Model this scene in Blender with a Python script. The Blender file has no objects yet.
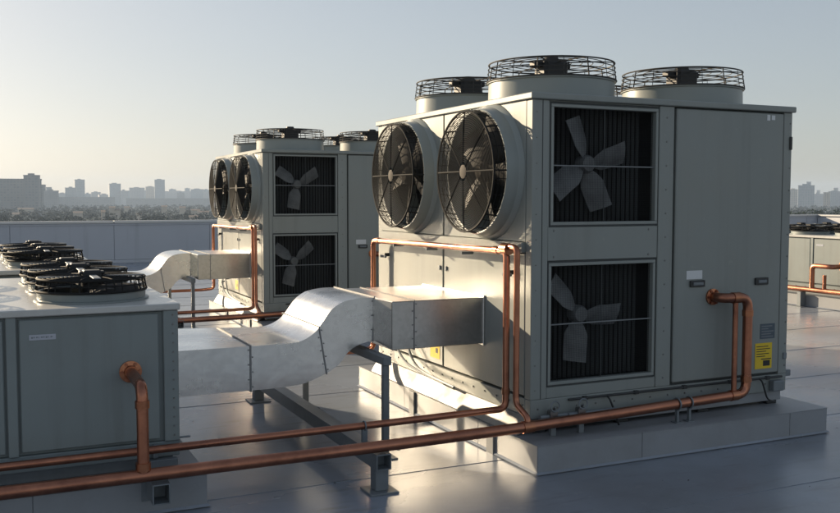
import bpy, bmesh, math, random
from mathutils import Vector, Matrix
R = math.radians
random.seed(7)
sc = bpy.context.scene
C = sc.collection

# ------------------------------------------------------------ camera, sky, sun, exposure
cam_d = bpy.data.cameras.new('camera'); cam = bpy.data.objects.new('camera', cam_d); C.objects.link(cam)
YAW, PITCH, ROLL = 0.4404, 0.0629, -0.0009
cam.location = (-3.2971, -5.2504, 1.7964)
cam.rotation_mode = 'XYZ'
cam.rotation_euler = (math.pi/2 - PITCH, ROLL, -YAW)
cam_d.sensor_width = 36.0; cam_d.lens = 924.15/840*36.0
cam_d.clip_start = 0.05; cam_d.clip_end = 30000
sc.camera = cam

SUN_AZ = R(-26.5)      # measured from +Y towards +X
SUN_EL = R(15.8)
SKY_GAMMA = 0.55; SKY_TINT = (1.0, 1.0, 1.02, 1); SKY_STRENGTH = 0.120
world = bpy.data.worlds.new('World'); sc.world = world; world.use_nodes = True
wn = world.node_tree.nodes; wl = world.node_tree.links
bg = wn['Background']
sky = wn.new('ShaderNodeTexSky'); sky.sky_type = 'NISHITA'; sky.sun_disc = False
sky.sun_elevation = SUN_EL; sky.sun_rotation = SUN_AZ
sky.air_density = 1.0; sky.dust_density = 1.2; sky.ozone_density = 1.5; sky.altitude = 20
gm = wn.new('ShaderNodeGamma'); gm.inputs[1].default_value = SKY_GAMMA
tint = wn.new('ShaderNodeMix'); tint.data_type = 'RGBA'; tint.blend_type = 'MULTIPLY'; tint.inputs[0].default_value = 1.0
tint.inputs[7].default_value = SKY_TINT
hs = wn.new('ShaderNodeHueSaturation'); hs.inputs['Saturation'].default_value = 0.78
wl.new(sky.outputs[0], gm.inputs[0]); wl.new(gm.outputs[0], hs.inputs['Color']); wl.new(hs.outputs[0], tint.inputs[6])
wl.new(tint.outputs[2], bg.inputs[0]); bg.inputs[1].default_value = SKY_STRENGTH

sun_d = bpy.data.lights.new('sun', 'SUN'); sun = bpy.data.objects.new('sun', sun_d); C.objects.link(sun)
to_sun = Vector((math.sin(SUN_AZ)*math.cos(SUN_EL), math.cos(SUN_AZ)*math.cos(SUN_EL), math.sin(SUN_EL)))
sun.rotation_mode = 'QUATERNION'; sun.rotation_quaternion = (-to_sun).to_track_quat('-Z', 'Y')
sun_d.energy = 5.0; sun_d.angle = R(0.6); sun_d.color = (1.0, 0.80, 0.55)
sc.view_settings.view_transform = 'Standard'; sc.view_settings.look = 'None'
sc.view_settings.gamma = 1.0; sc.view_settings.use_curve_mapping = False
sc.view_settings.exposure = 1.0
try:
    sc.cycles.volume_bounces = 1; sc.cycles.volume_max_steps = 64
except Exception: pass

# ------------------------------------------------------------ materials
def mat(name, base, rough=0.5, metal=0.0, var=0.08, scale=3.0, bump=0.0, bscale=60.0, stain=None, stain_amt=0.0,
        stain_scale=1.2, rvar=0.0, spec=0.5, stretch=(1, 1, 1), layers=()):
    m = bpy.data.materials.new(name); m.use_nodes = True
    n = m.node_tree.nodes; l = m.node_tree.links; b = n['Principled BSDF']
    b.inputs['Metallic'].default_value = metal; b.inputs['Roughness'].default_value = rough
    b.inputs['Specular IOR Level'].default_value = spec
    tc = n.new('ShaderNodeTexCoord'); mp = n.new('ShaderNodeMapping'); mp.inputs['Scale'].default_value = stretch
    l.new(tc.outputs['Object'], mp.inputs[0])
    nz = n.new('ShaderNodeTexNoise'); nz.inputs['Scale'].default_value = scale; nz.inputs['Detail'].default_value = 6
    nz.inputs['Roughness'].default_value = 0.62
    l.new(mp.outputs[0], nz.inputs['Vector'])
    mx = n.new('ShaderNodeMix'); mx.data_type = 'RGBA'
    mx.inputs[6].default_value = tuple(c*(1-var) for c in base) + (1,)
    mx.inputs[7].default_value = tuple(min(1, c*(1+var)) for c in base) + (1,)
    l.new(nz.outputs[0], mx.inputs[0]); col = mx.outputs[2]
    if stain:
        n2 = n.new('ShaderNodeTexNoise'); n2.inputs['Scale'].default_value = stain_scale; n2.inputs['Detail'].default_value = 8
        n2.inputs['Roughness'].default_value = 0.68
        l.new(mp.outputs[0], n2.inputs['Vector'])
        rp = n.new('ShaderNodeValToRGB'); rp.color_ramp.elements[0].position = 0.48; rp.color_ramp.elements[1].position = 0.72
        l.new(n2.outputs[0], rp.inputs[0])
        mu = n.new('ShaderNodeMath'); mu.operation = 'MULTIPLY'; mu.inputs[1].default_value = stain_amt
        l.new(rp.outputs[0], mu.inputs[0])
        m2 = n.new('ShaderNodeMix'); m2.data_type = 'RGBA'; m2.inputs[7].default_value = tuple(stain) + (1,)
        l.new(mu.outputs[0], m2.inputs[0]); l.new(col, m2.inputs[6]); col = m2.outputs[2]
    for vec, nsc, lo, hi, lc, amt in layers:
        mpl = n.new('ShaderNodeMapping'); mpl.inputs['Scale'].default_value = vec; l.new(tc.outputs['Object'], mpl.inputs[0])
        nl = n.new('ShaderNodeTexNoise'); nl.inputs['Scale'].default_value = nsc; nl.inputs['Detail'].default_value = 9; nl.inputs['Roughness'].default_value = 0.6
        l.new(mpl.outputs[0], nl.inputs['Vector'])
        mrl = n.new('ShaderNodeMapRange'); mrl.inputs[1].default_value = lo; mrl.inputs[2].default_value = hi; mrl.inputs[3].default_value = 0; mrl.inputs[4].default_value = amt
        l.new(nl.outputs[0], mrl.inputs[0])
        ml = n.new('ShaderNodeMix'); ml.data_type = 'RGBA'; ml.inputs[7].default_value = tuple(lc)+(1,)
        l.new(mrl.outputs[0], ml.inputs[0]); l.new(col, ml.inputs[6]); col = ml.outputs[2]
    l.new(col, b.inputs['Base Color'])
    if rvar:
        n3 = n.new('ShaderNodeTexNoise'); n3.inputs['Scale'].default_value = scale*0.6; n3.inputs['Detail'].default_value = 7
        l.new(mp.outputs[0], n3.inputs['Vector'])
        mr = n.new('ShaderNodeMapRange'); mr.inputs[1].default_value = 0.3; mr.inputs[2].default_value = 0.7
        mr.inputs[3].default_value = max(0.03, rough-rvar); mr.inputs[4].default_value = min(1, rough+rvar)
        l.new(n3.outputs[0], mr.inputs[0]); l.new(mr.outputs[0], b.inputs['Roughness'])
    if bump:
        n4 = n.new('ShaderNodeTexNoise'); n4.inputs['Scale'].default_value = bscale; n4.inputs['Detail'].default_value = 4
        l.new(mp.outputs[0], n4.inputs['Vector'])
        bp = n.new('ShaderNodeBump'); bp.inputs['Strength'].default_value = bump; bp.inputs['Distance'].default_value = 0.01
        l.new(n4.outputs[0], bp.inputs['Height']); l.new(bp.outputs[0], b.inputs['Normal'])
    return m

M = {}
M['paint'] = mat('cabinet_paint', (0.236, 0.254, 0.242), 0.40, 0, 0.05, 2.0, 0.14, 2.6, (0.25, 0.245, 0.21), 0.35, 1.6, 0.08,
    layers=[((7, 7, .35), 1.0, .52, .75, (0.155, 0.165, 0.150), 0.35), ((1, 1, 1), 14, .62, .72, (0.33, 0.33, 0.30), 0.35)])
M['paint_low'] = mat('low_cabinet_paint', (0.212, 0.242, 0.242), 0.40, 0, 0.05, 2.0, 0.14, 2.6, (0.16, 0.165, 0.16), 0.35, 1.6, 0.08, layers=[((7, 7, .35), 1.0, .52, .75, (0.14, 0.145, 0.14), 0.45)])
M['seam'] = mat('dark_gasket', (0.045, 0.05, 0.05), 0.7)
M['dark'] = mat('dark_interior', (0.012, 0.013, 0.014), 0.8)
M['fin'] = mat('coil_fin', (0.075, 0.083, 0.085), 0.6, 0.1, 0.15, 8)
M['blade'] = mat('grey_blade', (0.19, 0.20, 0.205), 0.5, 0, 0.12, 9, 0, 1, (0.07, 0.07, 0.07), 0.5, 6)
M['blade_dark'] = mat('black_blade', (0.022, 0.021, 0.020), 0.7, 0, 0.2, 6)
M['wire'] = mat('guard_wire', (0.036, 0.034, 0.031), 0.7, 0.0, 0.2, 9)
M['plate'] = mat('hub_plate', (0.060, 0.051, 0.041), 0.85, 0.0, 0.45, 26)
M['wire_black'] = mat('black_guard_wire', (0.018, 0.018, 0.018), 0.75, 0.0, 0.2, 9, spec=0.15)
M['catch_ledge'] = mat('sun_catch_sheet', (0.25, 0.245, 0.23), 0.5, 0.0, 0.3, 9, 0.35, 12, (0.13, 0.125, 0.115), 0.8, 7, 0.1, layers=[((8, 1.5, 8), 2.5, .5, .7, (0.12, 0.115, 0.105), 0.6)])  # sheet of the added sun-catching ledge at the unit foot
M['top_sheet'] = mat('weathered_glare_sheet', (0.52, 0.52, 0.50), 0.30, 0.1, 0.10, 3, 0.08, 6, (0.34, 0.33, 0.31), 0.5, 2.5, 0.08)  # paler than the cabinet paint: glare on the tops put into the colour
M['motor'] = mat('black_motor', (0.014, 0.015, 0.016), 0.55)
M['shroud'] = mat('shroud_paint', (0.255, 0.28, 0.27), 0.38, 0, 0.05, 3, 0.03, 9, (0.25, 0.24, 0.21), 0.3, 2.2, 0.06)
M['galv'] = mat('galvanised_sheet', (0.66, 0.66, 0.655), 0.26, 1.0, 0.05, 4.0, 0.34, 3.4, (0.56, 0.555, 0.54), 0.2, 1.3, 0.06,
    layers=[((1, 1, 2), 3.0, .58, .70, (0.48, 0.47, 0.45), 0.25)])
def spangle(m):
    n = m.node_tree.nodes; l = m.node_tree.links; b = n['Principled BSDF']
    tc = n.new('ShaderNodeTexCoord'); v = n.new('ShaderNodeTexVoronoi'); v.inputs['Scale'].default_value = 38
    l.new(tc.outputs['Object'], v.inputs['Vector'])
    lk = b.inputs['Base Color'].links[0].from_socket; sx = n.new('ShaderNodeSeparateColor'); l.new(v.outputs['Color'], sx.inputs[0])
    mr = n.new('ShaderNodeMapRange'); mr.inputs[3].default_value = 0.94; mr.inputs[4].default_value = 1.05; l.new(sx.outputs[0], mr.inputs[0])
    mx = n.new('ShaderNodeVectorMath'); mx.operation = 'SCALE'; l.new(lk, mx.inputs[0]); l.new(mr.outputs[0], mx.inputs['Scale'])
    l.new(mx.outputs[0], b.inputs['Base Color'])
M['galv_dull'] = mat('low_glare_weathered_sheet', (0.47, 0.465, 0.455), 0.33, 1.0, 0.06, 4.0, 0.16, 2.6, (0.36, 0.355, 0.34), 0.4, 1.8, 0.07,  # base darkened so the duct box bounces less sun onto the cabinet
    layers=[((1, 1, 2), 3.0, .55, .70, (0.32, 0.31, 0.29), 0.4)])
spangle(M['galv']); spangle(M['galv_dull'])
M['galv_flange'] = mat('galvanised_flange', (0.27, 0.27, 0.27), 0.7, 0.3, 0.15, 14)
M['steel'] = mat('grey_steel', (0.19, 0.21, 0.225), 0.5, 0.3, 0.12, 6, 0.04, 30, (0.10, 0.10, 0.10), 0.4, 4)
M['copper'] = mat('copper', (0.40, 0.17, 0.105), 0.36, 1.0, 0.22, 5.0, 0.05, 40, (0.17, 0.072, 0.052), 0.85, 3.5, 0.10)
M['copper_bright'] = mat('copper_joint', (0.42, 0.18, 0.10), 0.34, 1.0, 0.25, 12, 0, 1, (0.20, 0.08, 0.05), 0.7, 8, 0.08)
M['membrane'] = mat('roof_membrane', (0.245, 0.275, 0.325), 0.27, 0, 0.10, 0.8, 0.16, 5.0, (0.185, 0.195, 0.21), 0.55, 0.9, 0.13, 0.6, (0.55, 1, 1),
    layers=[((1, 1, 1), 0.35, .50, .66, (0.15, 0.155, 0.16), 0.65), ((.5, 2.5, 1), 3.5, .56, .72, (0.14, 0.145, 0.15), 0.65), ((1, 1, 1), 30, .66, .72, (0.10, 0.10, 0.095), 0.7), ((1, 1, 1), 9, .60, .70, (0.33, 0.33, 0.335), 0.35)])
M['deck'] = mat('roof_deck', (0.30, 0.30, 0.30), 0.6)
M['curb'] = mat('curb_sheet', (0.27, 0.28, 0.295), 0.45, 0, 0.07, 2.5, 0.06, 9, (0.20, 0.20, 0.20), 0.5, 2.0, 0.08)
M['curb_dark'] = mat('dark_curb_strip', (0.17, 0.18, 0.19), 0.5, 0, 0.08, 5)
M['parapet'] = mat('parapet_sheet', (0.47, 0.485, 0.52), 0.5, 0, 0.05, 0.7, 0.04, 3, (0.37, 0.38, 0.41), 0.4, 0.5, layers=[((3, 3, .2), 1.0, .55, .75, (0.30, 0.31, 0.33), 0.5)])
M['coping'] = mat('coping_metal', (0.50, 0.51, 0.52), 0.35, 0.5, 0.06, 2)
M['white'] = mat('white_sticker', (0.62, 0.63, 0.64), 0.4, 0, 0.04, 20)
M['silver'] = mat('silver_plate', (0.42, 0.44, 0.50), 0.35, 0.2, 0.06, 20)
M['yellow'] = mat('yellow_sticker', (0.72, 0.50, 0.02), 0.45, 0, 0.06, 20)
M['blue'] = mat('blue_plate', (0.06, 0.085, 0.11), 0.4, 0, 0.1, 30)
M['ink'] = mat('black_print', (0.02, 0.02, 0.02), 0.6)
M['bolt'] = mat('bolt_steel', (0.20, 0.20, 0.20), 0.35, 0.8)
M['black'] = mat('black_plastic', (0.02, 0.021, 0.022), 0.45)
M['leaf'] = mat('far_foliage', (0.024, 0.033, 0.024), 1.0, 0, 0.5, 0.05, spec=0.0)
M['leaf_green'] = mat('tree_foliage', (0.030, 0.048, 0.024), 1.0, 0, 0.5, 0.3, spec=0.0)
M['land'] = mat('city_ground', (0.06, 0.065, 0.055), 1.0, 0, 0.4, 0.01, spec=0.0)
def facade(name, wall, glass, sx, sz, fill=0.55):
    m = bpy.data.materials.new(name); m.use_nodes = True
    n = m.node_tree.nodes; l = m.node_tree.links; b = n['Principled BSDF']; b.inputs['Roughness'].default_value = 0.6
    tc = n.new('ShaderNodeTexCoord'); br = n.new('ShaderNodeTexBrick'); mp = n.new('ShaderNodeMapping')
    mp.inputs['Rotation'].default_value = (R(90), 0, 0)
    sep = n.new('ShaderNodeSeparateXYZ'); ad = n.new('ShaderNodeMath'); ad.operation = 'ADD'; cb = n.new('ShaderNodeCombineXYZ')
    l.new(tc.outputs['Object'], sep.inputs[0]); l.new(sep.outputs[0], ad.inputs[0]); l.new(sep.outputs[1], ad.inputs[1])
    l.new(ad.outputs[0], cb.inputs[0]); l.new(sep.outputs[2], cb.inputs[1])
    br.offset = 0; br.inputs['Scale'].default_value = 1.0; br.inputs['Brick Width'].default_value = sx; br.inputs['Row Height'].default_value = sz
    br.inputs['Mortar Size'].default_value = sz*(1-fill)*0.5; br.inputs['Mortar Smooth'].default_value = 0
    br.inputs['Color1'].default_value = glass + (1,); br.inputs['Color2'].default_value = tuple(c*1.5 for c in glass) + (1,)
    br.inputs['Mortar'].default_value = wall + (1,)
    l.new(cb.outputs[0], br.inputs['Vector']); l.new(br.outputs[0], b.inputs['Base Color'])
    return m
FAC = [facade('facade_grey', (0.20, 0.205, 0.21), (0.13, 0.14, 0.15), 4, 3.4), facade('facade_pale', (0.34, 0.34, 0.335), (0.16, 0.18, 0.20), 3.2, 3.2),
       facade('facade_blue', (0.22, 0.25, 0.28), (0.10, 0.13, 0.16), 3, 3.6, 0.7), facade('facade_beige', (0.46, 0.39, 0.31), (0.15, 0.14, 0.13), 3.5, 3.1)]
M['roof_red'] = mat('clay_roof', (0.20, 0.15, 0.12), 0.8, 0, 0.2, 0.5)
M['plaster'] = mat('house_plaster', (0.52, 0.45, 0.37), 0.8, 0, 0.1, 0.3)

# ------------------------------------------------------------ mesh helpers
class MB:
    def __init__(s, off=(0, 0, 0)): s.v = []; s.f = []; s.o = off
    def add(s, vs, fs):
        k = len(s.v); o = s.o
        s.v += [(a+o[0], b+o[1], c+o[2]) for a, b, c in vs]; s.f += [tuple(i+k for i in f) for f in fs]; return s
    def box(s, x0, x1, y0, y1, z0, z1, bev=0.0):
        if bev <= 0:
            v = [(x0,y0,z0),(x1,y0,z0),(x1,y1,z0),(x0,y1,z0),(x0,y0,z1),(x1,y0,z1),(x1,y1,z1),(x0,y1,z1)]
            return s.add(v, [(3,2,1,0),(4,5,6,7),(0,1,5,4),(1,2,6,5),(2,3,7,6),(3,0,4,7)])
        bm = bmesh.new(); bmesh.ops.create_cube(bm, size=1)
        for w in bm.verts: w.co = ((x0+x1)/2+w.co.x*(x1-x0), (y0+y1)/2+w.co.y*(y1-y0), (z0+z1)/2+w.co.z*(z1-z0))
        bmesh.ops.bevel(bm, geom=bm.edges[:], offset=bev, segments=1, affect='EDGES', profile=0.5)
        bm.verts.index_update()
        s.add([tuple(w.co) for w in bm.verts], [tuple(w.index for w in f.verts) for f in bm.faces]); bm.free(); return s
    def obox(s, M4, sx, sy, sz):
        v = [M4 @ Vector((a*sx/2, b*sy/2, c*sz/2)) for c in (-1,1) for a, b in ((-1,-1),(1,-1),(1,1),(-1,1))]
        return s.add([tuple(q) for q in v], [(3,2,1,0),(4,5,6,7),(0,1,5,4),(1,2,6,5),(2,3,7,6),(3,0,4,7)])
    def tube(s, pts, r, n=10, closed=False, caps=True):
        P = [Vector(p) for p in pts]; N = len(P); rings = []; up = None
        for i in range(N):
            if closed: t = (P[(i+1) % N]-P[i-1]).normalized()
            elif i == 0: t = (P[1]-P[0]).normalized()
            elif i == N-1: t = (P[-1]-P[-2]).normalized()
            else: t = ((P[i+1]-P[i]).normalized()+(P[i]-P[i-1]).normalized()).normalized()
            if up is None:
                up = Vector((0,0,1)) if abs(t.z) < 0.9 else Vector((1,0,0))
            up = (up-t*up.dot(t)).normalized(); b = t.cross(up)
            rr = r[i] if isinstance(r, (list, tuple)) else r
            rings.append([tuple(P[i]+(up*math.cos(a)+b*math.sin(a))*rr) for a in [2*math.pi*k/n for k in range(n)]])
        vs = [q for g in rings for q in g]; fs = []
        for i in range(N if closed else N-1):
            j = (i+1) % N
            for k in range(n):
                k2 = (k+1) % n; fs.append((i*n+k, i*n+k2, j*n+k2, j*n+k))
        if caps and not closed: fs += [tuple(range(n-1, -1, -1)), tuple(range((N-1)*n, N*n))]
        return s.add(vs, fs)
    def lathe(s, prof, c, axis='z', n=40, close=False):
        vs = []
        for r, h in prof:
            for k in range(n):
                a = 2*math.pi*k/n; u, w = r*math.cos(a), r*math.sin(a)
                vs.append({'z': (c[0]+u, c[1]+w, c[2]+h), 'x': (c[0]+h, c[1]+u, c[2]+w), 'y': (c[0]+w, c[1]+h, c[2]+u)}[axis])
        fs = []; m = len(prof)
        for i in range(m if close else m-1):
            j = (i+1) % m
            for k in range(n):
                k2 = (k+1) % n; fs.append((i*n+k, i*n+k2, j*n+k2, j*n+k))
        return s.add(vs, fs)
    def ring(s, c, Rr, r, axis='z', n=48, m=5):
        prof = [(Rr+r*math.cos(2*math.pi*k/m), r*math.sin(2*math.pi*k/m)) for k in range(m)]
        return s.lathe(prof, c, axis, n, True)
    def mesh(s, name, material, smooth=35):
        me = bpy.data.meshes.new(name); me.from_pydata(s.v, [], s.f); me.materials.append(material)
        bm = bmesh.new(); bm.from_mesh(me); bmesh.ops.recalc_face_normals(bm, faces=bm.faces[:]); bm.to_mesh(me); bm.free()
        if smooth:
            me.shade_smooth(); me.set_sharp_from_angle(angle=R(smooth))
        me.update(); return me
    def build(s, name, material, parent=None, loc=(0,0,0), smooth=35):
        return link(name, s.mesh(name, material, smooth), parent, loc)
def link(name, me, parent=None, loc=(0,0,0), rot=None):
    o = bpy.data.objects.new(name, me); C.objects.link(o); o.parent = parent; o.location = loc
    if rot: o.rotation_euler = rot
    return o
def tag(o, label, cat, group=None):
    o['label'] = label; o['category'] = cat
    if group: o['group'] = group
    return o
def thing(name, label, cat, loc=(0,0,0), rz=0.0, group=None):
    o = link(name, None, None, loc); o.rotation_euler = (0,0,rz); o.empty_display_size = 0.2
    return tag(o, label, cat, group)
def struct(name, mb, m, smooth=35):
    o = mb.build(name, m, None, (0,0,0), smooth); o['kind'] = 'structure'; return o
def stuff(o): o['kind'] = 'stuff'; return o
def copy_tree(o, parent=None):
    c = o.copy(); C.objects.link(c); c.parent = parent
    for ch in list(o.children): copy_tree(ch, c)
    return c
def fillet(pts, r, n=6):
    P = [Vector(p) for p in pts]; out = [P[0]]
    for i in range(1, len(P)-1):
        a = (P[i-1]-P[i]); b = (P[i+1]-P[i]); d = min(r, a.length*0.49, b.length*0.49)
        a.normalize(); b.normalize(); p0 = P[i]+a*d; p1 = P[i]+b*d
        for k in range(n+1):
            t = k/n; out.append((1-t)**2*p0+2*t*(1-t)*P[i]+t*t*p1)
    out.append(P[-1]); return out

# ------------------------------------------------------------ the setting: roof, parapets, city ground
XL, XR, YF, YB = -42.0, 26.7, -16.0, 21.3
roof = struct('roof', MB().box(XL-.3, XR+.3, YF, YB+.3, -20.0, -0.004), M['deck'])
SEAM0, SW = 0.17, 1.27
k0 = int(math.floor((YF-SEAM0)/SW))
y = SEAM0+k0*SW; i = 0
while y < YB-.02:
    y0, y1 = max(y, YF), min(y+SW, YB-.002)
    b = MB().add([(XL,y0,.0038),(XR-.002,y0,.0038),(XR-.002,y1+.0,.0005),(XL,y1,.0005),(XL,y0,-.004),(XR-.002,y0,-.004),(XR-.002,y1,-.004),(XL,y1,-.004)],
                 [(0,1,2,3),(4,5,1,0),(7,6,5,4),(5,6,2,1),(7,4,0,3),(6,7,3,2)])
    b.build('membrane_sheet', M['membrane'], roof, smooth=0)
    y += SW
pw = thing('parapet_wall', 'long blue grey sheet-clad parapet wall along the far roof edge', 'wall', (0, YB, 0))
MB().box(XL, XR+.25, .02, .28, -.01, 1.13).build('core', M['parapet'], pw)
PX = 2.62; x = XL
xs = []
while x < XR: xs.append(x); x += PX
for x in xs:
    MB().box(x+.006, min(x+PX, XR)-.006, -.004, .03, .10, 1.05, .004).build('cladding_panel', M['parapet'], pw)
MB().box(XL, XR, -.03, .02, 0, .09, .01).build('base_flashing', M['parapet'], pw)
MB().box(XL, XR, -.022, .0, 1.05, 1.10).build('shadow_gap', M['parapet'], pw)
for x in xs[::2]:
    MB().box(x+.004, min(x+2*PX, XR+.3)-.004, -.05, .32, 1.10, 1.17, .01).build('coping', M['coping'], pw)
pr = thing('parapet_wall', 'sunlit parapet wall closing the far right corner of the roof', 'wall', (XR, YB, 0))
MB().box(.02, .28, YF-YB, -.002, -.01, 1.13).build('core', M['parapet'], pr)
yy = -.01
while yy > YF-YB+.5:
    MB().box(-.004, .03, max(yy-PX, YF-YB)+.006, yy-.006, .10, 1.05, .004).build('cladding_panel', M['parapet'], pr); yy -= PX
MB().box(-.03, .02, YF-YB, -.032, 0, .09, .01).build('base_flashing', M['parapet'], pr)
MB().box(-.05, .32, YF-YB, -.052, 1.10, 1.17, .01).build('coping', M['coping'], pr)
struct('ground', MB().add([(-9000,-9000,-20),(9000,-9000,-20),(9000,9000,-20),(-9000,9000,-20)], [(0,1,2,3)]), M['land'])

# ------------------------------------------------------------ shared fan meshes
_cache = {}
def cached(key, fn):
    if key not in _cache: _cache[key] = fn()
    return _cache[key]
def guard_mesh(Rr, depth, rings, spokes, wire, plate_r, m='wire', edge=2.0, sides=2, vert=3):
    # axis +z is the outward side; back ring at z=0, front at z=depth
    def f():
        b = MB()
        for k in range(rings):
            r = plate_r+(Rr-plate_r)*(k+1)/rings
            z = depth*(1-0.10*(r/Rr)**2)
            b.ring((0,0,z if k < rings-1 else depth*.9), r, wire*(1.0 if k < rings-1 else edge), 'z', 44, 5)
        b.ring((0,0,0), Rr*1.03, wire*edge, 'z', 44, 5)
        for q in range(sides): b.ring((0,0,depth*.9*(q+1)/(sides+1)), Rr*(1.03-.03*(q+1)/(sides+1)), wire*1.2, 'z', 44, 4)
        for k in range(spokes):
            a = 2*math.pi*(k+.0)/spokes; c, s_ = math.cos(a), math.sin(a)
            b.tube([(plate_r*.8*c, plate_r*.8*s_, depth), (Rr*.75*c, Rr*.75*s_, depth*.97), (Rr*.985*c, Rr*.985*s_, depth*.9), (Rr*1.03*c, Rr*1.03*s_, 0)], wire*(1.7 if edge < 3 else 2.3), 5)
        for k in range(spokes*vert):
            a = 2*math.pi*(k+.5)/(spokes*vert); c, s_ = math.cos(a), math.sin(a)
            b.tube([(Rr*.99*c, Rr*.99*s_, depth*.9), (Rr*1.03*c, Rr*1.03*s_, 0)], wire, 4)
        return b.mesh('guard', M[m])
    return cached(('guard', Rr, depth, rings, spokes), f)
def blade_mesh(key, r0, r1, w0, w1, twist, mname, sweep=0.0, n=6, shape=1):
    # blade along +x, lies in xy plane, axis z, with thickness and pitch
    def f():
        top = []; bot = []
        for i in range(n+1):
            t = i/n; r = r0+(r1-r0)*t; w = w0+(w1-w0)*min(1, t*shape)**(1 if shape == 1 else .8); a = twist*(1-.35*t); cy = sweep*t*t
            for sgn, lst in ((1, top), (-1, bot)):
                row = []
                for q in (-.5, -.17, .17, .5):
                    yy = q*w; camber = .09*w*(1-4*q*q)
                    row.append((r, cy+yy*math.cos(a), yy*math.sin(a)+camber+sgn*.003))
                lst.append(row)
        vs = [p for row in top for p in row]+[p for row in bot for p in row]; N = (n+1)*4; fs = []
        for i in range(n):
            for q in range(3):
                a = i*4+q; fs.append((a, a+4, a+5, a+1)); fs.append((N+a, N+a+1, N+a+5, N+a+4))
        for i in range(n):
            a = i*4; fs += [(a, N+a, N+a+4, a+4), (a+3, a+7, N+a+7, N+a+3)]
        for q in range(3):
            fs += [(q, q+1, N+q+1, N+q), (n*4+q, N+n*4+q, N+n*4+q+1, n*4+q+1)]
        return MB().add(vs, fs).mesh('blade', M[mname], 50)
    return cached(('blade', key), f)

def panel_hole(b, x, y0, y1, z0, z1, yc, zc, Rr, th=.02, n=48):
    # sheet in plane x (facing -x), round hole
    def edge(a):
        c, s_ = math.cos(a), math.sin(a); t = 1e9
        if c > 1e-9: t = min(t, (y1-yc)/c)
        if c < -1e-9: t = min(t, (y0-yc)/c)
        if s_ > 1e-9: t = min(t, (z1-zc)/s_)
        if s_ < -1e-9: t = min(t, (z0-zc)/s_)
        return (yc+t*c, zc+t*s_)
    angs = [2*math.pi*k/n for k in range(n)]+[math.atan2(zz-zc, yy-yc) % (2*math.pi) for yy in (y0,y1) for zz in (z0,z1)]
    angs = sorted(set(round(a, 6) for a in angs)); m = len(angs); vs = []
    for a in angs:
        e = edge(a); vs += [(x, yc+Rr*math.cos(a), zc+Rr*math.sin(a)), (x, e[0], e[1]), (x+th, e[0], e[1])]
    fs = []
    for k in range(m):
        j = (k+1) % m; fs += [(3*k, 3*k+1, 3*j+1, 3*j), (3*k+1, 3*k+2, 3*j+2, 3*j+1)]
    b.add(vs, fs); return b

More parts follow.
